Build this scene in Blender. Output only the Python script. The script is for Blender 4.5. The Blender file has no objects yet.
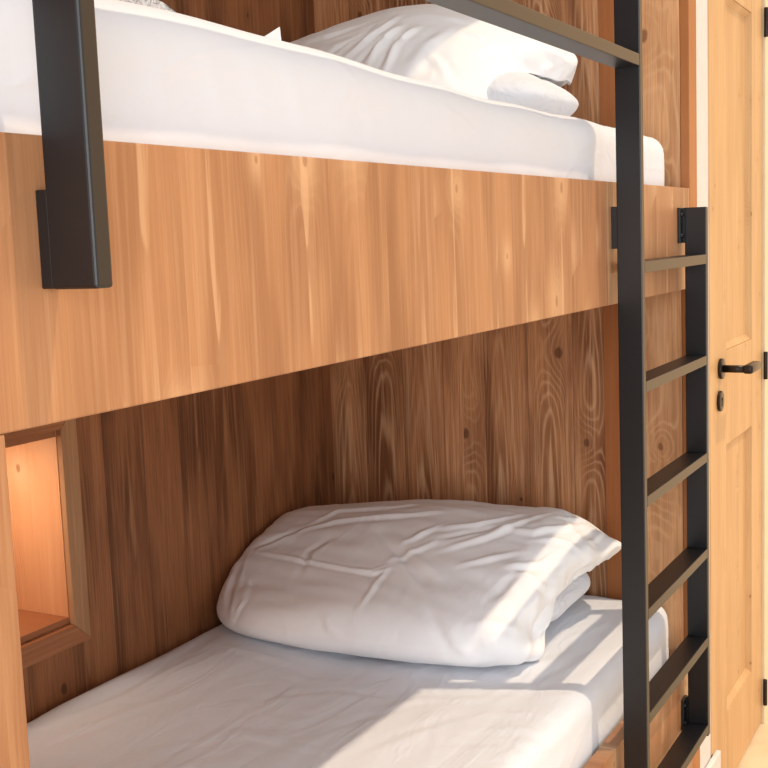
import bpy, bmesh, math, random
import numpy as np
from mathutils import Vector, Matrix
SUN_E, FILL_E, NICHE_E, WORLD_E = 2.1, 50, 1.2, .96
LOWM_STROKES = [
 (0.004,0.004,[(1.361, 0.55, -0.83), (1.548, 0.549, -0.83), (1.667, 0.546, -0.83), (1.818, 0.538, -0.83)]),
 (0.003,0.006,[(1.57, 0.551, -0.83), (1.555, 0.463, -0.83), (1.549, 0.312, -0.83)]),
 (0.003,0.006,[(1.83, 0.616, -0.83), (1.818, 0.538, -0.83), (1.835, 0.471, -0.83)]),
 (0.004,0.012,[(1.488, 0.913, -0.83), (1.615, 0.884, -0.83), (1.822, 0.881, -0.83), (1.971, 0.892, -0.83)]),
 (-0.004,0.01,[(1.454, 0.879, -0.83), (1.596, 0.842, -0.83), (1.806, 0.843, -0.83)]),
 (0.003,0.01,[(1.381, 0.807, -0.83), (1.506, 0.762, -0.83), (1.684, 0.723, -0.83)]),
 (0.004,0.008,[(1.921, 0.88, -0.83), (1.895, 0.783, -0.83), (1.878, 0.6, -0.83)]),
 (-0.003,0.008,[(1.682, 0.605, -0.83), (1.789, 0.477, -0.83), (1.813, 0.3, -0.83)]),
 (0.003,0.007,[(1.685, 0.372, -0.83), (1.813, 0.3, -0.83), (1.87, 0.167, -0.83)]),
 (0.0035,0.006,[(1.795, 0.173, -0.83), (1.841, 0.098, -0.83), (1.84, 0.015, -0.83)]),
 (0.0035,0.006,[(1.73, 0.163, -0.83), (1.778, 0.073, -0.83), (1.753, -0.008, -0.83)]),
 (0.003,0.006,[(1.87, 0.167, -0.83), (2.015, 0.126, -0.83), (2.125, 0.084, -0.83)]),
 (-0.003,0.006,[(1.928, 0.152, -0.83), (2.11, 0.12, -0.83), (2.242, 0.103, -0.83)]),
 (0.003,0.006,[(2.211, 0.178, -0.83), (2.281, 0.137, -0.83), (2.372, 0.119, -0.83)]),
 (0.003,0.006,[(2.091, 0.165, -0.83), (2.17, 0.121, -0.83), (2.273, 0.091, -0.83)]),
 (-0.003,0.006,[(1.649, 0.198, -0.83), (1.706, 0.097, -0.83), (1.683, -0.016, -0.83)]),
]
CAMROW0 = (0.478346, 0.1244, -0.869316, 0)
CAMROW1 = (-0.877359, 0.02512, -0.479177, -0.65)
CAMROW2 = (-0.037772, 0.991914, 0.121159, 1.485)
# ---------------------------------------------------------------- soft goods
def smooth(x, a, b):
    t = np.clip((x-a)/(b-a), 0, 1); return t*t*(3-2*t)

def grid_box(nx, ny, nz):
    """closed unit box [-1,1]^3 with shared vertices; returns coords, quads"""
    idx = {}; pts = []; fs = []
    def V(i, j, k):
        key = (i, j, k)
        if key not in idx:
            idx[key] = len(pts); pts.append((i/nx*2-1, j/ny*2-1, k/nz*2-1))
        return idx[key]
    for i in range(nx):
        for j in range(ny):
            fs.append((V(i,j,nz), V(i+1,j,nz), V(i+1,j+1,nz), V(i,j+1,nz)))
            fs.append((V(i,j+1,0), V(i+1,j+1,0), V(i+1,j,0), V(i,j,0)))
    for i in range(nx):
        for k in range(nz):
            fs.append((V(i,0,k), V(i+1,0,k), V(i+1,0,k+1), V(i,0,k+1)))
            fs.append((V(i,ny,k+1), V(i+1,ny,k+1), V(i+1,ny,k), V(i,ny,k)))
    for j in range(ny):
        for k in range(nz):
            fs.append((V(0,j,k+1), V(0,j+1,k+1), V(0,j+1,k), V(0,j,k)))
            fs.append((V(nx,j,k), V(nx,j+1,k), V(nx,j+1,k+1), V(nx,j,k+1)))
    return np.array(pts, dtype=float), fs

def vnormals(P, fs):
    F = np.array(fs); a = P[F[:,0]]; b = P[F[:,1]]; c = P[F[:,2]]; d = P[F[:,3]]
    n = np.cross(c-a, d-b); N = np.zeros_like(P)
    for k in range(4): np.add.at(N, F[:,k], n)
    return N/np.maximum(np.linalg.norm(N, axis=1, keepdims=True), 1e-12)

def wav(P, seed, k, n=7, aniso=(1,1,1)):
    """smooth pseudo-noise: sum of sines of random directions"""
    r = random.Random(seed); out = np.zeros(len(P))
    for _ in range(n):
        d = np.array([r.gauss(0,1)*aniso[0], r.gauss(0,1)*aniso[1], r.gauss(0,1)*aniso[2]])
        out += np.sin(P@d*k + r.uniform(0, 6.28))
    return out/math.sqrt(n)

def stroke_disp(P, strokes):
    """sculpted creases: each stroke is (amp, width, [(x,y,z),...]); a raised ridge with a shallow valley beside it"""
    D = np.zeros(len(P))
    for amp, wd, pl in strokes:
        pl = np.array(pl, dtype=float)
        seg = np.linalg.norm(np.diff(pl, axis=0), axis=1); L = seg.sum(); acc = 0
        best = np.full(len(P), 9.0); tb = np.zeros(len(P)); sg = np.zeros(len(P))
        for i in range(len(pl)-1):
            a, b = pl[i], pl[i+1]; ab = b-a
            t = np.clip(((P-a)@ab)/(ab@ab), 0, 1)
            q = P-(a+t[:,None]*ab); d = np.linalg.norm(q, axis=1)
            side = q@np.cross(ab/np.linalg.norm(ab), (-.5,-.45,.74))
            m = d < best
            best[m] = d[m]; tb[m] = ((acc+t*seg[i])/L)[m]; sg[m] = side[m]
            acc += seg[i]
        taper = np.clip(np.sin(np.pi*np.clip(tb, .04, .96)), 0, 1)**.6
        x = best/wd
        prof = np.exp(-x*x) - .55*np.exp(-((sg/wd-1.7)**2) - (best/wd/3)**2)
        D += amp*taper*prof*(best < wd*6)
    return D

def duvet_points(S, n=(76, 104, 20)):
    U, fs = grid_box(*n)
    a, b, c = U.T
    s = (abs(a)**S['n1']+abs(c)**S['n1'])**(1/S['n1'])
    t = (s**S['n2']+abs(b)**S['n2'])**(1/S['n2'])
    a, b, c = a/t, b/t, c/t
    v = (1-b)/2                      # 0 at the back wall, 1 at the open side
    xf = S['xf'](v, c); X = xf+(S['xb']-xf)*(a+1)/2
    yr = S['yr'](a, c); Y = S['yl']+(yr-S['yl'])*v
    zt = S['zt'](X, Y); zb = S['zb']; zm = zb+(zt-zb)*S['mid']
    Z = np.where(c > 0, zm+(zt-zm)*c, zm+(zm-zb)*c*1.06)
    lift = S['lift']*smooth(X, 2.05, 2.2)
    Z = np.where(c < .2, np.maximum(Z, zb+.002+lift), Z)
    return np.stack([X, Y, Z], 1), fs

def finish_soft(P, fs, strokes, seed, amp=.006, zfloor=None, ymax=None, xmax=None, crumple=None):
    N = vnormals(P, fs)
    D = stroke_disp(P, strokes)
    D += amp*.5*wav(P, seed, 9, aniso=(1,.8,1)) + amp*.2*wav(P, seed+1, 22, aniso=(1.4,.7,1))
    if crumple is not None: D += crumple(P)
    Q = P+N*D[:,None]
    if zfloor is not None:
        m = P[:,2] < zfloor+.012; Q[m,2] = np.maximum(Q[m,2], zfloor)
        Q[:,2] = np.maximum(Q[:,2], zfloor)
    if ymax: Q[:,1] = np.minimum(Q[:,1], ymax)
    if xmax: Q[:,0] = np.minimum(Q[:,0], xmax)
    return Q

LOW = dict(n1=3.3, n2=9, xb=2.53, yl=.928, zb=-.83, mid=.42, lift=.115,
    xf=lambda v,c: 1.898+.06*v**4+.125*(1-v)**6 + .03*np.maximum(c,0),
    yr=lambda a,c: .172-.02*smooth(a,-.4,.7)-.075*smooth(c,.15,.95)*smooth(a,-.6,.6),
    zt=lambda X,Y: -.592-.10*smooth(-X,-2.32,-1.95)-.042*smooth(Y,.45,.93)-.03*smooth(X,2.38,2.55)-.055*smooth(-Y,-.24,-.085))
UPP = dict(n1=2.7, n2=6, xb=2.53, yl=.92, zb=.201, mid=.42, lift=.12,
    xf=lambda v,c: 1.95+.06*v**3+.10*(1-v)**6 + .05*np.maximum(c,0),
    yr=lambda a,c: .24-.02*smooth(a,-.4,.7)-.06*smooth(c,.0,.9)*smooth(a,-.6,.6),
    zt=lambda X,Y: .49-.10*smooth(-X,-2.3,-1.95)-.10*smooth(-Y,-.48,-.12)-.06*smooth(Y,.5,.93))
LOW_STROKES = [
 (0.007,0.007,[(2.131,0.871,-0.689),(2.115,0.806,-0.687),(2.101,0.743,-0.686),(2.086,0.679,-0.684),(2.072,0.618,-0.682),(2.064,0.577,-0.681),(2.058,0.538,-0.68),(2.069,0.522,-0.674),(2.08,0.507,-0.668)]),
 (0.005,0.008,[(2.065,0.57,-0.68),(2.059,0.549,-0.68),(2.054,0.528,-0.681),(2.061,0.514,-0.677),(2.068,0.5,-0.673)]),
 (0.007,0.012,[(2.202,0.807,-0.651),(2.218,0.763,-0.641),(2.234,0.721,-0.631),(2.238,0.667,-0.623),(2.242,0.615,-0.615),(2.251,0.541,-0.605),(2.268,0.472,-0.598)]),
 (0.006,0.012,[(2.23,0.791,-0.641),(2.257,0.767,-0.631),(2.29,0.746,-0.622),(2.295,0.68,-0.613),(2.301,0.616,-0.605),(2.316,0.577,-0.6),(2.339,0.543,-0.598)]),
 (-0.006,0.014,[(2.183,0.583,-0.631),(2.14,0.531,-0.644),(2.103,0.483,-0.657),(2.061,0.429,-0.675),(2.021,0.377,-0.693)]),
 (0.005,0.014,[(2.194,0.559,-0.625),(2.151,0.507,-0.638),(2.115,0.461,-0.652),(2.087,0.419,-0.664),(2.06,0.379,-0.676)]),
 (0.004,0.012,[(2.092,0.513,-0.664),(2.11,0.486,-0.655),(2.129,0.461,-0.646),(2.148,0.442,-0.637),(2.167,0.424,-0.629)]),
 (-0.004,0.016,[(2.056,0.707,-0.7),(2.092,0.718,-0.686),(2.129,0.729,-0.671),(2.153,0.708,-0.658),(2.178,0.688,-0.646)]),
 (0.004,0.012,[(1.925,0.568,-0.739),(1.917,0.557,-0.748),(1.911,0.547,-0.757),(1.909,0.535,-0.761),(1.907,0.524,-0.765)]),
 (0.004,0.01,[(1.944,0.496,-0.724),(1.986,0.498,-0.706),(2.033,0.503,-0.688),(2.056,0.501,-0.679),(2.079,0.499,-0.669)]),
 (-0.008,0.012,[(1.937,0.824,-0.794),(1.959,0.832,-0.763),(2.013,0.864,-0.742),(2.061,0.882,-0.723),(2.111,0.9,-0.704)]),
 (0.007,0.012,[(1.95,0.845,-0.781),(1.976,0.858,-0.761),(2.018,0.884,-0.746),(2.047,0.891,-0.732),(2.078,0.898,-0.719)]),
 (0.006,0.01,[(1.933,0.813,-0.792),(1.941,0.798,-0.766),(1.968,0.797,-0.748),(2.002,0.814,-0.737),(2.037,0.832,-0.725)]),
 (-0.006,0.012,[(2.147,0.887,-0.684),(2.165,0.857,-0.672),(2.186,0.829,-0.66),(2.204,0.807,-0.651),(2.222,0.786,-0.642)]),
 (0.005,0.012,[(2.144,0.504,-0.641),(2.159,0.49,-0.633),(2.176,0.477,-0.626),(2.193,0.461,-0.619),(2.212,0.445,-0.613)]),
 (0.006,0.012,[(2.136,0.409,-0.643),(2.16,0.367,-0.632),(2.186,0.325,-0.622),(2.222,0.29,-0.61),(2.264,0.258,-0.599),(2.283,0.246,-0.595),(2.308,0.236,-0.593)]),
 (0.006,0.011,[(2.202,0.441,-0.616),(2.213,0.401,-0.612),(2.224,0.362,-0.609),(2.254,0.325,-0.601),(2.291,0.29,-0.594)]),
 (-0.006,0.012,[(2.168,0.425,-0.629),(2.188,0.383,-0.621),(2.208,0.341,-0.614),(2.231,0.308,-0.607),(2.257,0.276,-0.6)]),
 (0.006,0.011,[(2.223,0.319,-0.609),(2.218,0.275,-0.611),(2.216,0.232,-0.613),(2.241,0.208,-0.612),(2.277,0.186,-0.614),(2.314,0.179,-0.614),(2.364,0.176,-0.616)]),
 (0.006,0.01,[(2.111,0.249,-0.656),(2.126,0.22,-0.654),(2.152,0.195,-0.655),(2.196,0.175,-0.65),(2.244,0.155,-0.646)]),
 (-0.006,0.011,[(2.101,0.238,-0.662),(2.119,0.21,-0.662),(2.148,0.187,-0.664),(2.184,0.17,-0.661),(2.224,0.155,-0.657)]),
 (0.006,0.01,[(2.103,0.222,-0.664),(2.104,0.206,-0.672),(2.108,0.192,-0.68),(2.115,0.18,-0.689),(2.131,0.171,-0.702)]),
 (0.005,0.01,[(2.195,0.231,-0.621),(2.212,0.2,-0.626),(2.238,0.173,-0.633),(2.248,0.15,-0.65),(2.274,0.132,-0.671)]),
 (0.005,0.012,[(2.098,0.349,-0.66),(2.111,0.324,-0.654),(2.124,0.298,-0.649),(2.138,0.267,-0.643),(2.154,0.236,-0.637)]),
 (-0.005,0.02,[(2.014,0.252,-0.702),(2.045,0.242,-0.688),(2.077,0.232,-0.674),(2.11,0.218,-0.663),(2.146,0.206,-0.652)]),
 (0.006,0.018,[(1.951,0.323,-0.729),(1.94,0.302,-0.745),(1.935,0.283,-0.762),(1.938,0.26,-0.783)]),
 (-0.005,0.018,[(1.971,0.359,-0.715),(1.947,0.328,-0.732),(1.935,0.303,-0.752),(1.932,0.279,-0.78)]),
 (0.006,0.012,[(1.993,0.193,-0.75),(2.012,0.19,-0.734),(2.035,0.19,-0.72),(2.073,0.182,-0.708),(2.116,0.175,-0.698)]),
 (0.008,0.01,[(2.062,0.173,-0.795),(2.09,0.172,-0.775),(2.121,0.172,-0.756),(2.291,0.135,-0.683)]),
 (0.007,0.008,[(2.086,0.172,-0.771),(2.129,0.172,-0.765)]),
 (-0.007,0.008,[(2.055,0.173,-0.774),(2.079,0.172,-0.756),(2.105,0.172,-0.739),(2.164,0.171,-0.727),(2.212,0.165,-0.711),(2.238,0.15,-0.687),(2.263,0.135,-0.662)]),
 (0.006,0.01,[(2.199,0.159,-0.668),(2.226,0.152,-0.661),(2.252,0.144,-0.654),(2.301,0.138,-0.642),(2.382,0.14,-0.638)]),
 (0.006,0.01,[(2.294,0.22,-0.597),(2.33,0.202,-0.602),(2.381,0.188,-0.611),(2.398,0.166,-0.625)]),
 (-0.005,0.01,[(2.154,0.171,-0.724),(2.123,0.172,-0.706),(2.106,0.178,-0.698),(2.094,0.186,-0.693)]),
 (0.004,0.012,[(1.961,0.268,-0.731),(1.971,0.243,-0.73),(1.984,0.22,-0.729),(1.995,0.199,-0.738),(2.015,0.182,-0.749)])]
UPP_STROKES = [
 (0.006,0.012,[(2.194,0.727,0.433),(2.166,0.671,0.432),(2.153,0.626,0.434),(2.148,0.587,0.437)]),
 (0.007,0.012,[(2.132,0.701,0.407),(2.125,0.66,0.412),(2.123,0.621,0.417),(2.131,0.585,0.427),(2.143,0.551,0.438)]),
 (-0.007,0.012,[(2.032,0.576,0.362),(2.049,0.562,0.375),(2.067,0.549,0.389),(2.092,0.531,0.406),(2.119,0.515,0.425)]),
 (0.008,0.012,[(2.014,0.535,0.349),(2.03,0.521,0.362),(2.048,0.508,0.376),(2.068,0.499,0.39),(2.089,0.492,0.405),(2.115,0.482,0.422),(2.144,0.474,0.44)]),
 (-0.008,0.011,[(2.003,0.491,0.337),(2.022,0.483,0.354),(2.045,0.476,0.372),(2.067,0.469,0.388),(2.092,0.463,0.405)]),
 (0.008,0.011,[(2.003,0.466,0.334),(2.026,0.463,0.355),(2.054,0.462,0.378),(2.083,0.453,0.398),(2.116,0.445,0.419)]),
 (-0.007,0.011,[(2.0,0.438,0.325),(2.02,0.438,0.346),(2.046,0.44,0.368),(2.07,0.433,0.384),(2.095,0.427,0.402)]),
 (0.007,0.012,[(1.996,0.426,0.317),(2.023,0.426,0.345),(2.057,0.431,0.375),(2.086,0.419,0.393),(2.118,0.409,0.412)]),
 (0.006,0.018,[(2.006,0.384,0.314),(2.029,0.377,0.334),(2.057,0.373,0.356),(2.093,0.361,0.378),(2.135,0.351,0.401)]),
 (-0.006,0.02,[(2.012,0.352,0.305),(2.024,0.347,0.315),(2.037,0.342,0.325),(2.031,0.329,0.312),(2.026,0.317,0.3)]),
 (0.006,0.018,[(2.024,0.303,0.286),(2.029,0.315,0.302),(2.037,0.328,0.318),(2.045,0.342,0.332),(2.055,0.357,0.348)]),
 (0.007,0.012,[(2.109,0.283,0.346),(2.132,0.276,0.356),(2.158,0.269,0.366),(2.166,0.259,0.361),(2.178,0.249,0.357)]),
 (-0.007,0.012,[(2.1,0.273,0.331),(2.122,0.268,0.343),(2.146,0.264,0.355),(2.159,0.252,0.348),(2.178,0.243,0.343)]),
 (0.007,0.01,[(2.109,0.244,0.273),(2.129,0.243,0.297),(2.152,0.243,0.321),(2.168,0.246,0.342),(2.189,0.25,0.365)]),
 (-0.008,0.01,[(2.442,0.345,0.323),(2.268,0.269,0.323),(2.186,0.239,0.334),(2.192,0.245,0.358)]),
 (0.006,0.014,[(2.141,0.325,0.393),(2.151,0.301,0.385),(2.164,0.279,0.378),(2.169,0.266,0.37),(2.176,0.255,0.364)]),
 (0.008,0.01,[(2.508,0.372,0.323),(2.366,0.308,0.323),(2.206,0.237,0.318),(2.197,0.238,0.342),(2.204,0.246,0.369)]),
 (-0.008,0.01,[(2.439,0.319,0.323),(2.288,0.253,0.323),(2.224,0.233,0.337),(2.219,0.236,0.359)]),
 (0.008,0.01,[(2.407,0.294,0.323),(2.32,0.246,0.323),(2.293,0.221,0.331),(2.328,0.209,0.338),(2.362,0.196,0.346)]),
 (0.007,0.01,[(2.411,0.29,0.323),(2.489,0.299,0.323),(2.498,0.261,0.323),(2.428,0.215,0.323)]),
 (-0.008,0.01,[(2.344,0.275,0.323),(2.378,0.268,0.323),(2.412,0.261,0.323),(2.369,0.222,0.323),(2.382,0.203,0.33)]),
 (0.006,0.01,[(2.283,0.216,0.37),(2.305,0.208,0.367),(2.328,0.2,0.363),(2.35,0.194,0.355),(2.381,0.191,0.348)])]
# ---------------------------------------------------------------- basics
ZO = 1.485                       # floor is z = 0; the design coordinates have the camera at z = 0
SC = bpy.context.scene
COL = SC.collection

def tag(o, label=None, cat=None, group=None, kind=None):
    if label: o['label'] = label
    if cat: o['category'] = cat
    if group: o['group'] = group
    if kind: o['kind'] = kind
    return o

def empty(name, loc, label=None, cat=None, group=None):
    o = bpy.data.objects.new(name, None); COL.objects.link(o)
    o.location = (loc[0], loc[1], loc[2]+ZO); o.empty_display_size = .05
    return tag(o, label, cat, group)

def wloc(p):
    v = Vector((0, 0, 0))
    while p is not None: v = v+p.location; p = p.parent
    return v

def link(name, me, mat, parent=None, origin=None):
    """mesh given in design coordinates; its origin goes to parent's world position (or to `origin`)"""
    base = wloc(parent) if parent else Vector((origin[0], origin[1], origin[2]+ZO) if origin else (0, 0, 0))
    me.transform(Matrix.Translation(Vector((0, 0, ZO))-base))
    o = bpy.data.objects.new(name, me); COL.objects.link(o)
    if parent: o.parent = parent
    else: o.location = base
    me.materials.append(mat)
    return o

class MB:
    def __init__(s): s.bm = bmesh.new()
    def add(s, tmp, bevel=0, seg=2, angle=.6):
        if bevel:
            es = [e for e in tmp.edges if e.is_manifold and e.calc_face_angle(0) > angle]
            bmesh.ops.bevel(tmp, geom=es, offset=bevel, segments=seg, affect='EDGES', profile=.5)
        me = bpy.data.meshes.new('t'); tmp.to_mesh(me); tmp.free(); s.bm.from_mesh(me); bpy.data.meshes.remove(me)
        return s
    def box(s, x0, x1, y0, y1, z0, z1, bevel=0, seg=2):
        t = bmesh.new(); bmesh.ops.create_cube(t, size=1)
        for v in t.verts: v.co = Vector(((x0+x1)/2+v.co.x*(x1-x0), (y0+y1)/2+v.co.y*(y1-y0), (z0+z1)/2+v.co.z*(z1-z0)))
        return s.add(t, bevel, seg)
    def cyl(s, p, q, r, r2=None, n=28, bevel=0):
        p = Vector(p); q = Vector(q); t = bmesh.new()
        bmesh.ops.create_cone(t, cap_ends=True, segments=n, radius1=r, radius2=r if r2 is None else r2, depth=(q-p).length)
        M = Matrix.Translation((p+q)/2) @ (q-p).to_track_quat('Z', 'Y').to_matrix().to_4x4()
        bmesh.ops.transform(t, matrix=M, verts=t.verts)
        return s.add(t, bevel, 2, 1.0)
    def prism(s, poly, axis, a, b, bevel=0):
        """poly of 2-D points extruded along axis from a to b"""
        t = bmesh.new()
        def mk(p, h): return {'x': (h, p[0], p[1]), 'y': (p[0], h, p[1]), 'z': (p[0], p[1], h)}[axis]
        A = [t.verts.new(mk(p, a)) for p in poly]; B = [t.verts.new(mk(p, b)) for p in poly]
        t.faces.new(A); t.faces.new(B[::-1])
        for i in range(len(poly)): t.faces.new((A[i-1], A[i], B[i], B[i-1]))
        bmesh.ops.recalc_face_normals(t, faces=t.faces)
        return s.add(t, bevel)
    def build(s, name, mat, parent=None, smooth_=False, origin=None):
        me = bpy.data.meshes.new(name); s.bm.to_mesh(me); s.bm.free()
        if smooth_:
            for p in me.polygons: p.use_smooth = True
        return link(name, me, mat, parent, origin)

def soft_mesh(name, P, fs, mat, parent=None, origin=None, sub=0):
    me = bpy.data.meshes.new(name); me.from_pydata([tuple(p) for p in P], [], fs); me.update()
    for p in me.polygons: p.use_smooth = True
    o = link(name, me, mat, parent, origin)
    if sub:
        m = o.modifiers.new('s', 'SUBSURF'); m.levels = m.render_levels = sub
    return o

# ---------------------------------------------------------------- node helpers
def srgb(r, g, b):
    f = lambda c: (c/255/12.92) if c/255 <= .04045 else ((c/255+.055)/1.055)**2.4
    return (f(r), f(g), f(b), 1)

class NT:
    def __init__(s, name):
        s.m = bpy.data.materials.new(name); s.m.use_nodes = True; s.t = s.m.node_tree
        s.b = s.t.nodes['Principled BSDF']
    def n(s, typ, **kw):
        nd = s.t.nodes.new(typ)
        for k, v in kw.items(): setattr(nd, k, v)
        return nd
    def l(s, a, b): s.t.links.new(a, b)
    def setin(s, sock, v):
        if hasattr(v, 'is_output'): s.l(v, sock)
        else: sock.default_value = v
    def math(s, op, a, b=0.0, c=None, clamp=False):
        nd = s.n('ShaderNodeMath', operation=op, use_clamp=clamp)
        s.setin(nd.inputs[0], a); s.setin(nd.inputs[1], b)
        if c is not None: s.setin(nd.inputs[2], c)
        return nd.outputs[0]
    def comb(s, x, y, z):
        nd = s.n('ShaderNodeCombineXYZ'); s.setin(nd.inputs[0], x); s.setin(nd.inputs[1], y); s.setin(nd.inputs[2], z); return nd.outputs[0]
    def noise(s, vec, scale=1, detail=2, rough=.5):
        nd = s.n('ShaderNodeTexNoise'); s.l(vec, nd.inputs['Vector'])
        nd.inputs['Scale'].default_value = scale; nd.inputs['Detail'].default_value = detail; nd.inputs['Roughness'].default_value = rough
        return nd.outputs[0]
    def mix(s, fac, a, b, mode='MIX'):
        nd = s.n('ShaderNodeMix', data_type='RGBA', blend_type=mode)
        s.setin(nd.inputs[0], fac); s.setin(nd.inputs[6], a); s.setin(nd.inputs[7], b); return nd.outputs[2]
    def step(s, x, lo, hi, a=0., b=1.):
        nd = s.n('ShaderNodeMapRange', interpolation_type='SMOOTHSTEP'); s.setin(nd.inputs[0], x)
        for i, v in enumerate((lo, hi, a, b)): nd.inputs[i+1].default_value = v
        return nd.outputs[0]

def wood(name, axis, width, base, dark, line, knot, line_amt=.5, ring=1.0, blotch=.5, groove=.6,
         flame=0., kscale=(7, 3.2), kgate=.55, ksize=.11, rough=.5, fiber=.35, bump=.25, seed=0., V=5.0, kpale=False, vary=.5):
    """vertical boards: cathedral grain, knots with the rings flowing round them, stain blotches"""
    N = NT(name)
    tc = N.n('ShaderNodeTexCoord'); sx = N.n('ShaderNodeSeparateXYZ'); N.l(tc.outputs['Object'], sx.inputs[0])
    u = sx.outputs[0 if axis == 'x' else 1]; z = sx.outputs[2]
    if axis == 'h': u = sx.outputs[2]; z = sx.outputs[0]
    ub = N.math('ADD', u, seed)
    q = N.math('DIVIDE', ub, width); i = N.math('FLOOR', q); du = N.math('SUBTRACT', N.math('SUBTRACT', q, i), .5)
    wn = N.n('ShaderNodeTexWhiteNoise', noise_dimensions='1D'); N.l(N.math('ADD', i, seed*3.7+.3), wn.inputs['W'])
    sc = N.n('ShaderNodeSeparateColor'); N.l(wn.outputs['Color'], sc.inputs[0]); r1, r2, r3 = sc.outputs
    zz = N.math('ADD', z, N.math('MULTIPLY', r1, 17.))
    low = N.noise(N.comb(N.math('MULTIPLY', ub, 16), zz, r2), 1.6, 2)
    # distance from the heart line of the board, warped
    d = N.math('ADD', N.math('MULTIPLY', N.math('ADD', du, N.math('MULTIPLY', N.math('SUBTRACT', r2, .5), .45)), width),
               N.math('MULTIPLY', N.math('SUBTRACT', low, .5), .020))
    d2 = N.math('MULTIPLY', d, d)
    # knots
    vo = N.n('ShaderNodeTexVoronoi', voronoi_dimensions='2D'); vo.inputs['Scale'].default_value = 1
    N.l(N.comb(N.math('MULTIPLY', ub, kscale[0]), N.math('MULTIPLY', zz, kscale[1]), 0), vo.inputs['Vector'])
    vp = N.n('ShaderNodeSeparateColor'); N.l(vo.outputs['Color'], vp.inputs[0])
    sp = N.n('ShaderNodeSeparateXYZ'); N.l(vo.outputs['Position'], sp.inputs[0])
    kx = N.math('SUBTRACT', ub, N.math('DIVIDE', sp.outputs[0], kscale[0])); kz = N.math('SUBTRACT', zz, N.math('DIVIDE', sp.outputs[1], kscale[1]))
    gate = N.math('GREATER_THAN', vp.outputs[0], kgate)
    ks = N.math('ADD', .5, vp.outputs[1])
    kd = N.math('SQRT', N.math('ADD', N.math('MULTIPLY', kx, kx), N.math('MULTIPLY', N.math('MULTIPLY', kz, kz), .45)))
    kd = N.math('ADD', kd, N.math('MULTIPLY', N.math('SUBTRACT', N.noise(N.comb(N.math('MULTIPLY', ub, 90), N.math('MULTIPLY', zz, 60), 0), 1, 2), .5), ksize*.05))
    kr = N.math('DIVIDE', kd, N.math('MULTIPLY', ks, ksize))            # in units of the knot's reach
    kinf = N.math('MULTIPLY', gate, N.math('EXPONENT', N.math('MULTIPLY', N.math('MULTIPLY', kr, kr), -5.)))
    kcore = N.math('MULTIPLY', gate, N.step(kr, .10, .055))
    h = N.math('ADD', N.math('MULTIPLY', d2, 1900*ring), N.math('MULTIPLY', zz, V))
    h = N.math('ADD', h, N.math('MULTIPLY', N.noise(N.comb(N.math('MULTIPLY', ub, 9), zz, r3), 2.2, 3), 2.4))
    h = N.math('ADD', h, N.math('MULTIPLY', kinf, 4.5))
    w = N.math('SINE', N.math('MULTIPLY', h, 6.2832))
    w = N.math('POWER', N.math('ADD', N.math('MULTIPLY', w, .5), .5), 3.5)
    # fine fibres
    fb = N.noise(N.comb(N.math('MULTIPLY', ub, 420), N.math('MULTIPLY', zz, 7), r2), 1, 3, .6)
    fb2 = N.noise(N.comb(N.math('MULTIPLY', ub, 90), N.math('MULTIPLY', zz, 2.5), r3), 1, 3, .6)
    bl = N.noise(N.comb(N.math('MULTIPLY', ub, 14), N.math('MULTIPLY', zz, 2.2), 3.1), 1, 3, .55)
    near = N.step(N.math('ABSOLUTE', du), .10, .46, 1, .25)          # lines strongest in the cathedral
    lf = N.math('MULTIPLY', N.math('MULTIPLY', w, N.math('MULTIPLY', N.step(bl, .3, .65, .35, 1), near)), line_amt)
    shade = N.math('ADD', N.math('MULTIPLY', N.step(bl, .36, .66), blotch), N.math('MULTIPLY', N.math('SUBTRACT', r1, .5), vary), clamp=True)
    c = N.mix(shade, srgb(*base), srgb(*dark))
    c = N.mix(N.math('MULTIPLY', N.step(fb, .42, .62), fiber), c, srgb(*dark))
    c = N.mix(N.math('MULTIPLY', N.step(fb2, .5, .68), fiber*.8), c, srgb(*line))
    c = N.mix(lf, c, srgb(*line))
    if flame:
        ff = N.math('FRACT', N.math('ADD', N.math('MULTIPLY', zz, 3.1), N.math('MULTIPLY', low, 1.6)))
        hw = N.math('MULTIPLY', N.math('MULTIPLY', N.math('SUBTRACT', 1.0, ff), N.step(ff, .0, .25)), .009)
        fm = N.math('MULTIPLY', N.step(N.math('SUBTRACT', N.math('ABSOLUTE', d), hw), .0018, -.001), N.math('MULTIPLY', N.step(hw, 0, .002), N.math('MULTIPLY', N.math('MULTIPLY', N.step(fb2, .35, .5), N.step(bl, .42, .56)), flame)))
        c = N.mix(fm, c, srgb(*line))
    if kpale:
        c = N.mix(N.math('MULTIPLY', kinf, .55), c, srgb(*line))
        c = N.mix(N.math('MULTIPLY', kcore, .55), c, srgb(*knot))
    else:
        c = N.mix(N.math('MULTIPLY', kinf, .35), c, srgb(*dark)); c = N.mix(N.math('MULTIPLY', kcore, .7), c, srgb(*knot))
    g = N.math('MULTIPLY', N.step(N.math('ABSOLUTE', du), .488, .499), groove)
    c = N.mix(g, c, srgb(*[int(x*.35) for x in dark]))
    N.l(c, N.b.inputs['Base Color'])
    N.b.inputs['Roughness'].default_value = rough; N.b.inputs['Specular IOR Level'].default_value = .3
    bp = N.n('ShaderNodeBump'); bp.inputs['Strength'].default_value = bump; bp.inputs['Distance'].default_value = .002
    hh = N.math('SUBTRACT', N.math('ADD', N.math('MULTIPLY', w, .35), N.math('MULTIPLY', fb, .5)), N.math('MULTIPLY', g, 1.5))
    N.l(hh, bp.inputs['Height']); N.l(bp.outputs[0], N.b.inputs['Normal'])
    return N.m

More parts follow.
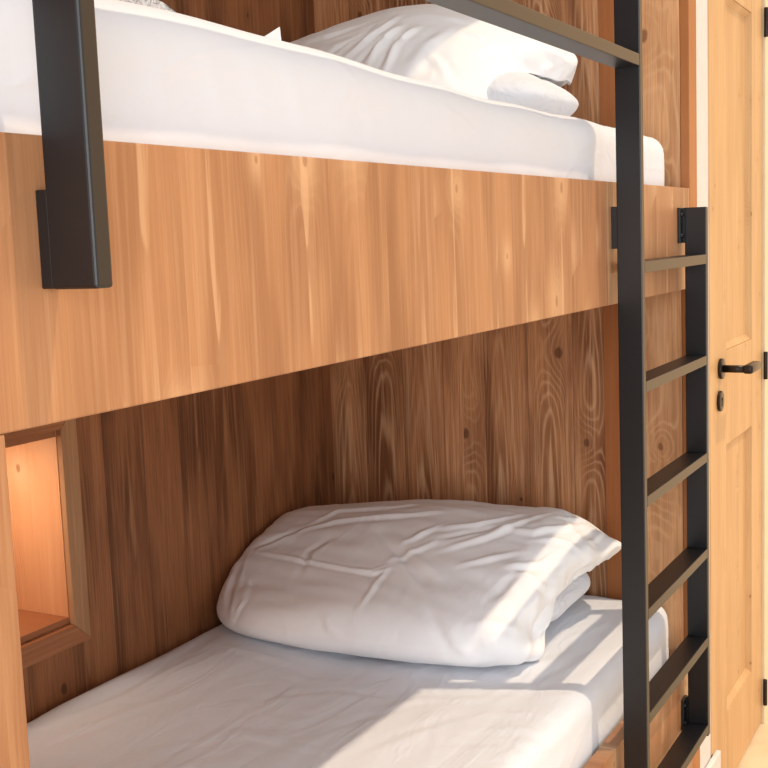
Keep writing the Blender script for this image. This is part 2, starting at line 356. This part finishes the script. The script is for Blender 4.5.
def plain(name, col, rough=.6, metal=0., spec=.4, bumpscale=None, bump=.1, var=None):
    N = NT(name); N.b.inputs['Roughness'].default_value = rough; N.b.inputs['Metallic'].default_value = metal
    N.b.inputs['Specular IOR Level'].default_value = spec
    tc = N.n('ShaderNodeTexCoord')
    nz = N.noise(tc.outputs['Object'], bumpscale or 40, 3)
    c2 = var or tuple(int(x*.93) for x in col)
    N.l(N.mix(N.step(nz, .35, .65), srgb(*col), srgb(*c2)), N.b.inputs['Base Color'])
    if bumpscale:
        bp = N.n('ShaderNodeBump'); bp.inputs['Strength'].default_value = bump; bp.inputs['Distance'].default_value = .001
        N.l(nz, bp.inputs['Height']); N.l(bp.outputs[0], N.b.inputs['Normal'])
    return N.m

def fabric(name, col, crease=.25, rough=.85, cs=(9, 5, 7), dist=.006, weave=1.0):
    N = NT(name); N.b.inputs['Roughness'].default_value = rough; N.b.inputs['Specular IOR Level'].default_value = .15
    N.b.inputs['Sheen Weight'].default_value = .15
    N.b.inputs['Base Color'].default_value = srgb(*col)
    tc = N.n('ShaderNodeTexCoord'); mp = N.n('ShaderNodeMapping'); mp.inputs['Scale'].default_value = cs
    mp.inputs['Rotation'].default_value = (0, 0, .5)
    N.l(tc.outputs['Object'], mp.inputs[0])
    nz = N.n('ShaderNodeTexNoise'); N.l(mp.outputs[0], nz.inputs['Vector']); nz.inputs['Scale'].default_value = 1.2
    nz.inputs['Detail'].default_value = 3; nz.inputs['Distortion'].default_value = .8
    rid = N.math('ABSOLUTE', N.math('SUBTRACT', nz.outputs[0], .5)); rid = N.step(rid, 0, .09, 1, 0)
    fine = N.noise(tc.outputs['Object'], 160, 3, .7)
    hh = N.math('ADD', N.math('MULTIPLY', rid, .5), N.math('MULTIPLY', fine, .10*weave))
    bp = N.n('ShaderNodeBump'); bp.inputs['Strength'].default_value = crease; bp.inputs['Distance'].default_value = dist
    N.l(hh, bp.inputs['Height']); N.l(bp.outputs[0], N.b.inputs['Normal'])
    return N.m

M_board = wood('board_pine', 'x', .125, (174,124,86), (138,92,60), (212,170,130), (136,86,54), line_amt=.12, flame=.5, ring=.8, blotch=.75, groove=0,
               kscale=(8,6), kgate=.40, ksize=.062, rough=.42, fiber=.22, bump=.1, seed=1.3, V=2.5, kpale=True, vary=.35)
M_back = wood('back_wall_pine', 'x', .118, (160,104,66), (98,58,34), (190,136,92), (66,36,20), line_amt=.22, flame=.35, ring=.8, blotch=.8, groove=.5,
              kscale=(7,3), kgate=.72, ksize=.07, rough=.5, fiber=.4, bump=.25, seed=.4, V=3)
M_head = wood('head_wall_pine', 'y', .112, (204,146,100), (126,80,50), (236,190,146), (84,48,28), line_amt=.48, flame=.4, ring=1.0, blotch=.85, groove=.45,
              kscale=(8,3.4), kgate=.4, ksize=.08, rough=.48, fiber=.45, bump=.3, seed=2.19, V=5.5)
M_head2 = wood('head_board_pine', 'y', .13, (226,172,124), (172,120,80), (240,198,152), (110,66,38), line_amt=.45, ring=.35, blotch=.8, groove=0,
              kscale=(9,5), kgate=.35, ksize=.10, rough=.48, fiber=.5, bump=.25, seed=.005, V=3)
M_batten = wood('batten_pine', 'y', .3, (164,102,58), (140,82,42), (178,118,72), (66,34,18), line_amt=.12, blotch=.4, groove=0, kgate=.95, fiber=.25, bump=.1, seed=.2)
M_edge = wood('edge_pine', 'x', .3, (176,114,66), (152,92,48), (192,132,84), (90,50,28), line_amt=.12, blotch=.4, groove=0, kgate=.95, fiber=.25, bump=.1, seed=.2)
M_niche = wood('niche_pine', 'y', .5, (226,168,120), (205,140,95), (240,195,150), (120,60,30), line_amt=.35, blotch=.5, groove=0, kscale=(9,5), kgate=.5, ksize=.07, fiber=.25, bump=.1, seed=.7, V=6, kpale=True)
M_sill = wood('niche_sill_pine', 'h', .5, (172,112,72), (138,82,50), (208,160,116), (66,34,18), line_amt=.3, blotch=.5, groove=0, kgate=.9, fiber=.4, bump=.2, seed=.7, V=1)
M_frame = wood('niche_frame_pine', 'x', .5, (186,142,102), (156,112,76), (212,172,132), (66,34,18), line_amt=.25, blotch=.5, groove=0, kgate=.8, fiber=.4, bump=.2, seed=.3, V=1)
M_door = wood('door_pine', 'x', .19, (206,164,114), (184,138,92), (222,188,142), (150,90,45), line_amt=.4, ring=.5, blotch=.6, groove=0,
              kscale=(10,5), kgate=.45, ksize=.035, rough=.42, fiber=.2, bump=.06, seed=.9, V=1.5, vary=.2)
M_metal = plain('black_steel', (7,9,14), rough=.38, metal=0., spec=.6, bumpscale=220, bump=.08)
M_handle = plain('dark_bronze', (52,42,36), rough=.35, metal=.6, bumpscale=120, bump=.05)
M_white = plain('white_paint', (222,215,210), rough=.7, bumpscale=25, bump=.02, var=(219,211,205))
M_casing = plain('cream_paint', (234,214,178), rough=.6, bumpscale=12, bump=.01, var=(231,210,172))
M_floor = plain('pale_floor', (226,204,170), rough=.5, bumpscale=6, bump=.05, var=(214,190,152))
M_ceil = plain('ceiling_paint', (226,214,198), rough=.8, bumpscale=80, bump=.06)
M_duvet = fabric('duvet_cotton', (240,241,243), crease=.16, cs=(3,6,5), dist=.008)
M_pillow = fabric('pillow_cotton', (220,223,230), crease=.4, cs=(8,14,10), dist=.008)
M_sheet = fabric('sheet_cotton', (220,223,230), crease=.22, cs=(3,9,6), dist=.006)
M_waffle = fabric('waffle_cotton', (205,205,208), crease=.9, cs=(60,60,60), dist=.006, weave=6)

# ---------------------------------------------------------------- setting
E = 2.587                                 # head wall face
FZ, CZ = -1.485, 1.065
def struct(o): o['kind'] = 'structure'; return o

m = MB()                                  # back wall with the niche hole (x 1.20-1.60, z -.70..-.365)
m.box(.50, 1.20, .935, .985, FZ, CZ); m.box(1.6085, 2.66, .935, .985, FZ, CZ)
m.box(1.20, 1.6085, .935, .985, FZ, -.70); m.box(1.20, 1.6085, .935, .985, -.325, CZ)
bmesh.ops.remove_doubles(m.bm, verts=m.bm.verts, dist=1e-5)
struct(m.build('wall_back', M_back))
struct(MB().box(E, 2.653, .1285, .935, FZ, CZ).build('wall_head', M_head))
struct(MB().box(E, 2.653, .02, .128, FZ, CZ).build('trim_5', M_head2))
struct(MB().box(2.5875, 2.653, 0, .0195, FZ, CZ, .0015).build('trim_1', M_edge))
struct(MB().box(2.580, 2.5868, .128, .197, FZ, CZ, .001).build('trim_2', M_batten))
struct(MB().box(.50, .55, .03, .934, FZ, CZ).build('wall_foot', M_head))
struct(MB().box(-1.4, 4.6, -2.6, 1.1, FZ-.05, FZ).build('floor', M_floor))
struct(MB().box(.40, 4.6, .03, 1.1, CZ, CZ+.05).build('ceiling', M_ceil))
m = MB(); m.box(2.654, 2.816, .014, .085, FZ, CZ); m.box(3.60, 4.6, .014, .085, FZ, CZ); m.box(2.816, 3.60, .014, .085, .80, CZ)
struct(m.build('wall_right', M_white))
struct(MB().box(2.654, 2.862, -.001, .0118, FZ, -1.305, .003).build('baseboard_right', M_white))
m = MB(); m.box(2.817, 2.862, .012, .085, -1.304, .80, .002)
struct(m.build('trim_3', M_door))
m = MB(); m.box(3.490, 3.599, .012, .085, FZ, .80, .002); m.box(2.8625, 3.489, .012, .085, .735, .80, .002)
struct(m.build('trim_4', M_casing))

# door ------------------------------------------------------------
dr = struct(empty('door_1', (2.865, .04, FZ)))
x0, x1 = 2.865, 3.485; y0, y1 = .020, .058
def strut(name, *a): return MB().box(*a, bevel=.0015).build(name, M_door, dr)
strut('door_stile', x0, 3.025, y0, y1, FZ+.008, .73)
strut('door_stile', 3.338, x1, y0, y1, FZ+.008, .73)
strut('door_rail', 3.0255, 3.3375, y0, y1, .57, .73)
strut('door_rail', 3.0255, 3.3375, y0, y1, -.555, -.31)
strut('door_rail', 3.0255, 3.3375, y0, y1, FZ+.008, -1.27)
for a, b in ((-.31, .57), (-1.27, -.555)):
    m = MB(); m.box(3.026, 3.337, y0+.014, y1-.01, a+.0005, b-.0005)
    # moulding round the recess
    xa, xb = 3.026, 3.337
    for poly in ([(xa, y0+.002), (xa+.014, y0+.0139), (xa, y0+.0139)], [(xb, y0+.002), (xb-.014, y0+.0139), (xb, y0+.0139)]):
        m.prism(poly, 'z', a+.001, b-.001)
    for zz, s_ in ((a+.001, 1), (b-.001, -1)):
        m.prism([(y0+.002, zz), (y0+.0139, zz+.014*s_), (y0+.0139, zz)], 'x', xa, xb)
    m.build('door_panel', M_door, dr)
hz = -.349
hd = empty('door_handle', (2.955, .02, hz)); hd.parent = dr; hd.location = (2.955-2.865, .02-.04, hz-FZ)
m = MB().cyl((2.955, .020, hz), (2.955, .011, hz), .026, bevel=.002); m.build('rosette', M_handle, hd, True)
m = MB().cyl((2.955, .012, hz), (2.955, -.046, hz), .0095)
m.box(2.943, 3.050, -.062, -.038, hz-.011, hz+.011, .006, 3)
m.build('lever', M_handle, hd, True)
kp = MB().cyl((2.944, .0199, -.429), (2.944, .012, -.429), .026, bevel=.002).build('keyhole_plate', M_handle, dr, True)
m = MB().cyl((2.944, .0125, -.424), (2.944, .0112, -.424), .0045); m.box(2.942, 2.946, .0112, .0125, -.442, -.424)
kh = m.build('keyhole', plain('keyhole_black', (6,6,6), rough=.9), kp)
for z in (.565, -.40, -1.385):
    MB().cyl((3.4875, .010, z-.04), (3.4875, .010, z+.04), .006, bevel=.001).build('hinge', M_handle, dr, True)

# niche ----------------------------------------------------------------
nc = empty('wall_niche', (1.40, 1.0, -.72), 'square pine-framed recess in the back wall above the lower mattress, lit warm inside', 'niche')
D = 1.13
nj = MB().box(1.5995, 1.608, .9355, D, -.6995, -.3255).build('side_panel', M_niche, nc)
MB().box(1.2005, 1.212, .9355, D, -.6995, -.3255).build('side_panel', M_niche, nc)
MB().box(1.185, 1.615, D, D+.012, -.715, -.31).build('rear_panel', M_frame, nc)
MB().box(1.2125, 1.599, .9355, D, -.340, -.3255).build('top_panel', M_sill, nc)
MB().box(1.2125, 1.599, .9355, D, -.6995, -.688).build('shelf', M_sill, nc)
fy0, fy1 = .922, .9347
a0, a1, b0, b1 = 1.15, 1.642, -.742, -.283; i0, i1, j0, j1 = 1.198, 1.6005, -.702, -.326
for nm, poly in (('frame_side', [(a1,b0),(a1,b1),(i1,j1),(i1,j0)]), ('frame_side', [(a0,b0),(a0,b1),(i0,j1),(i0,j0)]),
                 ('frame_bottom', [(a0,b0),(a1,b0),(i1,j0),(i0,j0)]), ('frame_top', [(a0,b1),(a1,b1),(i1,j1),(i0,j1)])):
    MB().prism(poly, 'y', fy0, fy1, .0015).build(nm, M_frame if 'side' in nm else M_sill, nc)

# bunk bed -------------------------------------------------------------
bb = empty('bunk_bed', (1.5, .45, FZ), 'built-in double-deck bunk bed with stained pine side boards', 'bunk bed')
MB().box(-.30, 2.585, 0, .025, -.129, .088, .0015).build('upper_side_board', M_board, bb)
MB().box(.6065, 2.585, 0, .030, FZ+.002, -.952, .0015).build('lower_side_board', M_board, bb)
MB().box(-.30, .606, 0, .025, FZ, -.1295, .0015).build('end_post', M_board, bb)
MB().box(.552, 2.578, .0255, .93, .012, .037).build('upper_bed_base', M_frame, bb)
MB().box(.552, 2.578, .0305, .93, -1.03, -1.002).build('lower_bed_base', M_frame, bb)

# ladder ------------------------------------------------------------
BY0, BY1 = -.055, -.010
ld = empty('ladder', (2.27, -.03, -1.115), 'black steel ladder fixed to the bunk side boards in front of the head wall', 'ladder')
MB().box(2.033, 2.051, BY0, BY1, -1.115, .62, .0018).build('stile', M_metal, ld)
MB().box(2.503, 2.521, BY0, BY1, -1.115, .045, .0018).build('stile', M_metal, ld)
for zt in (-.054, -.268, -.478, -.689, -.888, -1.088):
    MB().box(2.0505, 2.5035, BY0, BY1, zt-.020, zt, .0012).build('rung', M_metal, ld)
MB().box(2.0335, 2.0505, -.012, -.0003, -.030, .044, .001).build('bracket', M_metal, ld)
MB().box(2.0335, 2.0505, -.012, -.0003, -1.103, -1.033, .001).build('bracket', M_metal, ld)
for z0, z1 in ((-.029, .045), (-1.103, -1.033)):
    br = MB().box(2.482, 2.519, -.006, -.0003, z0, z1, .0008)
    br.box(2.508, 2.515, -.0108, -.005, z0, z1, .0005)
    br = br.build('bracket', M_metal, ld)
    for z in (z0+.015, z1-.015): MB().cyl((2.494, -.0055, z), (2.494, -.0085, z), .0055, .0035, 16).build('screw', M_metal, br, True)

# guard rail
gr = empty('guard_rail', (1.35, -.03, .29), 'black steel guard rail along the upper bunk, its post fixed to the side board', 'guard rail')
MB().box(.6715, 2.0325, BY0, BY1, .2815, .302, .0018).build('rail', M_metal, gr)
MB().box(.652, .671, BY0, BY1, -.027, .302, .0028, 3).build('post', M_metal, gr)
MB().box(.6525, .6705, -.012, -.0003, -.0265, .047, .001).build('bracket', M_metal, gr)

# ---------------------------------------------------------------- bedding
def mattress_points(x0, x1, y0, y1, z0, z1, R3, strokes, seed, tilt=.0, n=(110, 56, 8)):
    U, fs = grid_box(*n); P = np.zeros_like(U)
    hx, hy, hz = (x1-x0)/2, (y1-y0)/2, (z1-z0)/2
    C = np.array([(x0+x1)/2, (y0+y1)/2, (z0+z1)/2]); H = np.array([hx, hy, hz])
    # spacing denser at the rim: rounded box by clamping to an inner box
    W = np.sign(U)*(1-(1-abs(U))**1.0)*H
    inner = H-np.array(R3); K = np.clip(W, -inner, inner); d = W-K
    L = np.linalg.norm(d/np.array(R3), axis=1, keepdims=True)
    P = C+K+np.where(L > 1e-6, d/np.maximum(L, 1e-6), 0)
    P[:,2] += tilt*smooth(P[:,2], z0, z1)*(.5-smooth(P[:,0], .9, 2.1))
    Nn = vnormals(P, fs)
    D = stroke_disp(P, strokes)
    D += .0022*wav(P, seed, 8, aniso=(.7,1.2,1)) + .0012*wav(P, seed+5, 26, aniso=(.5,1.4,1))
    Q = P+Nn*D[:,None]
    return Q, fs

rr = random.Random(11)
def sheet_strokes(z, side):
    S = []
    for _ in range(34):                       # shallow pulls across the sheet
        x = rr.uniform(1.0, 2.45); y = rr.uniform(.1, .85); L = rr.uniform(.08, .30); an = rr.gauss(.5, .35)
        S.append((rr.choice((-1, 1))*rr.uniform(.0012, .003), rr.uniform(.006, .013),
                  [(x, y, z), (x+L*.5*math.sin(an)+.01, y-L*.5*math.cos(an), z), (x+L*math.sin(an), y-L*math.cos(an), z)]))
    return S
lowS = sheet_strokes(-.83, 0)
lowS += LOWM_STROKES
P, fs = mattress_points(.556, 2.565, .036, .930, -1.0, -.83, (.06, .04, .035), lowS, 3, n=(190, 90, 12))
lm = empty('mattress', (1.56, .48, -1.0), 'mattress in a white fitted sheet on the lower bunk', 'mattress')
soft_mesh('fitted_sheet', P, fs, M_sheet, lm)
upS = sheet_strokes(.20, 0)+[(.0025, .008, [(x, .022, .19), (x+.02, .018, .15), (x+.03, .018, .11)]) for x in (.82, .90, .97, 1.04, 1.2, 1.42, 1.9)]
P, fs = mattress_points(.556, 2.530, .026, .930, .039, .207, (.07, .035, .04), upS, 8, tilt=.018, n=(190, 90, 12))
um = empty('mattress', (1.56, .48, .04), 'mattress in a white fitted sheet on the upper bunk', 'mattress')
soft_mesh('fitted_sheet', P, fs, M_sheet, um)
tm = MB().prism([(1.035, .205), (1.075, .205), (1.072, .228), (1.055, .220), (1.042, .214)], 'y', .050, .0512)
tm.build('sheet_label', M_sheet, um)

def duvet(name, S, strokes, seed, loc, label, n=(110, 150, 28)):
    P, fs = duvet_points(S, n)
    def crumple(P):
        e = smooth(-P[:,1], -.34, -.16)
        return e*.006*wav(P, seed+9, 34, n=9, aniso=(1.2,.5,1)) + .0016*wav(P, seed+12, 40, aniso=(1.5,.5,1))
    rs = random.Random(seed+70); extra = []
    for _ in range(46):                        # many small creases on top of the drawn folds
        x = rs.uniform(2.0, 2.45); y = rs.uniform(S['yl']-.68, S['yl']-.06); L = rs.uniform(.05, .16); an = rs.gauss(.45, .35)
        z = float(S['zt'](np.array([x]), np.array([y]))[0])-.012-.05*float(smooth(np.array([-x]), -2.12, -1.98)[0])
        extra.append((rs.choice((-1, 1))*rs.uniform(.002, .0042), rs.uniform(.005, .010),
                      [(x, y, z), (x+L*.5*math.sin(an)+rs.uniform(-.01, .01), y-L*.5*math.cos(an), z), (x+L*math.sin(an), y-L*math.cos(an), z)]))
    strokes = [(a_, w_*.62, p_) for a_, w_, p_ in strokes]+extra
    P = finish_soft(P, fs, strokes, seed, .005, zfloor=S['zb']+.002, ymax=.931, xmax=2.576, crumple=crumple)
    t = empty(name, loc, label, 'duvet')
    soft_mesh('cotton_cover', P, fs, M_duvet, t, sub=1)
    return t
duvet('folded_duvet', LOW, LOW_STROKES, 5, (2.25, .55, -.83), 'plump folded white duvet piled on the lower mattress against the head wall')
duvet('folded_duvet', UPP, UPP_STROKES, 21, (2.25, .55, .20), 'folded white duvet on the upper bunk, partly behind the guard rail')

def pillow(x0, x1, y0, y1, z0, z1, seed, loc, label):
    U, fs = grid_box(36, 48, 10)
    a, b, c = U.T
    t = (abs(a)**3.5+abs(b)**4.5+abs(c)**2)**.28
    a, b, c = a/np.maximum(abs(t), .6), b/np.maximum(abs(t), .6), c/np.maximum(abs(t)**.9, .6)
    a = np.clip(a, -1, 1); b = np.clip(b, -1, 1)
    th = (1-.40*abs(a)**3)*(1-.25*abs(b)**6)
    P = np.stack([(x0+x1)/2+(x1-x0)/2*a, (y0+y1)/2+(y1-y0)/2*b, (z0+z1)/2+(z1-z0)/2*c*th], 1)
    P[:,2] = np.maximum(P[:,2], z0)
    N = vnormals(P, fs)
    P = P+N*(.0022*wav(P, seed, 30, n=9, aniso=(1.5,.6,1)))[:,None]
    P[:,2] = np.maximum(P[:,2], z0+.001); P[:,0] = np.minimum(P[:,0], 2.578)
    t = empty('pillow', loc, label, 'pillow')
    soft_mesh('pillowcase', P, fs, M_pillow, t, sub=1)
pillow(2.05, 2.52, .168, .86, -.829, -.695, 31, (2.33, .5, -.83), 'white pillow squashed under the folded duvet of the lower bunk')
pillow(2.06, 2.48, .165, .86, .202, .330, 41, (2.33, .5, .20), 'white pillow squashed under the folded duvet of the upper bunk')

# waffle towel at the foot of the upper bunk: folded stack of three layers
tw = empty('folded_towel', (.8, .4, .219), 'folded white textured towel at the foot end of the upper bunk', 'towel')
for k in range(2):
    U, fs = grid_box(40, 40, 6)
    a, b, c = U.T; s = (abs(a)**8+abs(c)**4)**(1/8.)
    a, c = a/np.maximum(s, .5), c*(1-.25*abs(a)**6)
    P = np.stack([.81+.235*np.clip(a, -1, 1)*(1-.03*k), .36+.20*b*(1-.02*k), .219+.022+k*.0445+.022*c], 1)
    P += vnormals(P, fs)*(.0012*wav(P, 60+k, 20))[:,None]
    P[:,2] = np.maximum(P[:,2], .219+k*.0443)
    soft_mesh('towel_layer', P, fs, M_waffle, tw)

# ---------------------------------------------------------------- light
def sun(name, d, energy, col, ang):
    l = bpy.data.lights.new(name, 'SUN'); l.energy = energy; l.color = col; l.angle = math.radians(ang)
    o = bpy.data.objects.new(name, l); COL.objects.link(o); o.location = (1, -2, 3)
    o.rotation_euler = Vector(d).to_track_quat('-Z', 'Y').to_euler(); return o
def area(name, loc, tgt, sx, sy, energy, col):
    l = bpy.data.lights.new(name, 'AREA'); l.shape = 'RECTANGLE'; l.size = sx; l.size_y = sy; l.energy = energy; l.color = col
    o = bpy.data.objects.new(name, l); COL.objects.link(o); o.location = (loc[0], loc[1], loc[2]+ZO)
    o.rotation_euler = (Vector(tgt)-Vector(loc)).to_track_quat('-Z', 'Y').to_euler(); return o
sun('sunlight', (-.46, 1, -2.2), SUN_E, (1, .80, .57), 1.1)
area('fill_light', (-1.3, -1.15, .0), (1.7, .5, -.4), 1.6, 1.8, FILL_E, (.97, .98, 1))  # added fill behind the camera, brightens the near side and bunk interior
area('niche_fill', (1.40, 1.04, -.348), (1.46, 1.06, -.7), .20, .08, NICHE_E, (1, .84, .68))  # added fill under the niche top to brighten its jamb, not a fitted lamp
w = bpy.data.worlds.new('world'); SC.world = w; w.use_nodes = True
wt = w.node_tree; bg = wt.nodes['Background']; bg.inputs[1].default_value = WORLD_E
tcw = wt.nodes.new('ShaderNodeTexCoord'); dp = wt.nodes.new('ShaderNodeVectorMath'); dp.operation = 'DOT_PRODUCT'
dp.inputs[1].default_value = (.92, -.38, .08); wt.links.new(tcw.outputs['Generated'], dp.inputs[0])
mr = wt.nodes.new('ShaderNodeMapRange'); mr.interpolation_type = 'SMOOTHSTEP'; mr.inputs[1].default_value = .55; mr.inputs[2].default_value = .95
wt.links.new(dp.outputs['Value'], mr.inputs[0])
mx = wt.nodes.new('ShaderNodeMix'); mx.data_type = 'RGBA'; wt.links.new(mr.outputs[0], mx.inputs[0])
mx.inputs[6].default_value = (.96, .98, 1.0, 1); mx.inputs[7].default_value = (1.8, 1.15, .62, 1)
wt.links.new(mx.outputs[2], bg.inputs[0])
SC.view_settings.view_transform = 'Standard'; SC.view_settings.look = 'None'
SC.view_settings.exposure = 0; SC.view_settings.gamma = 1

# ---------------------------------------------------------------- camera
cd = bpy.data.cameras.new('camera'); cd.lens = 1174/768*36; cd.sensor_width = 36; cd.clip_start = .02
co = bpy.data.objects.new('camera', cd); COL.objects.link(co); SC.camera = co
co.matrix_world = Matrix((CAMROW0, CAMROW1, CAMROW2, (0, 0, 0, 1)))
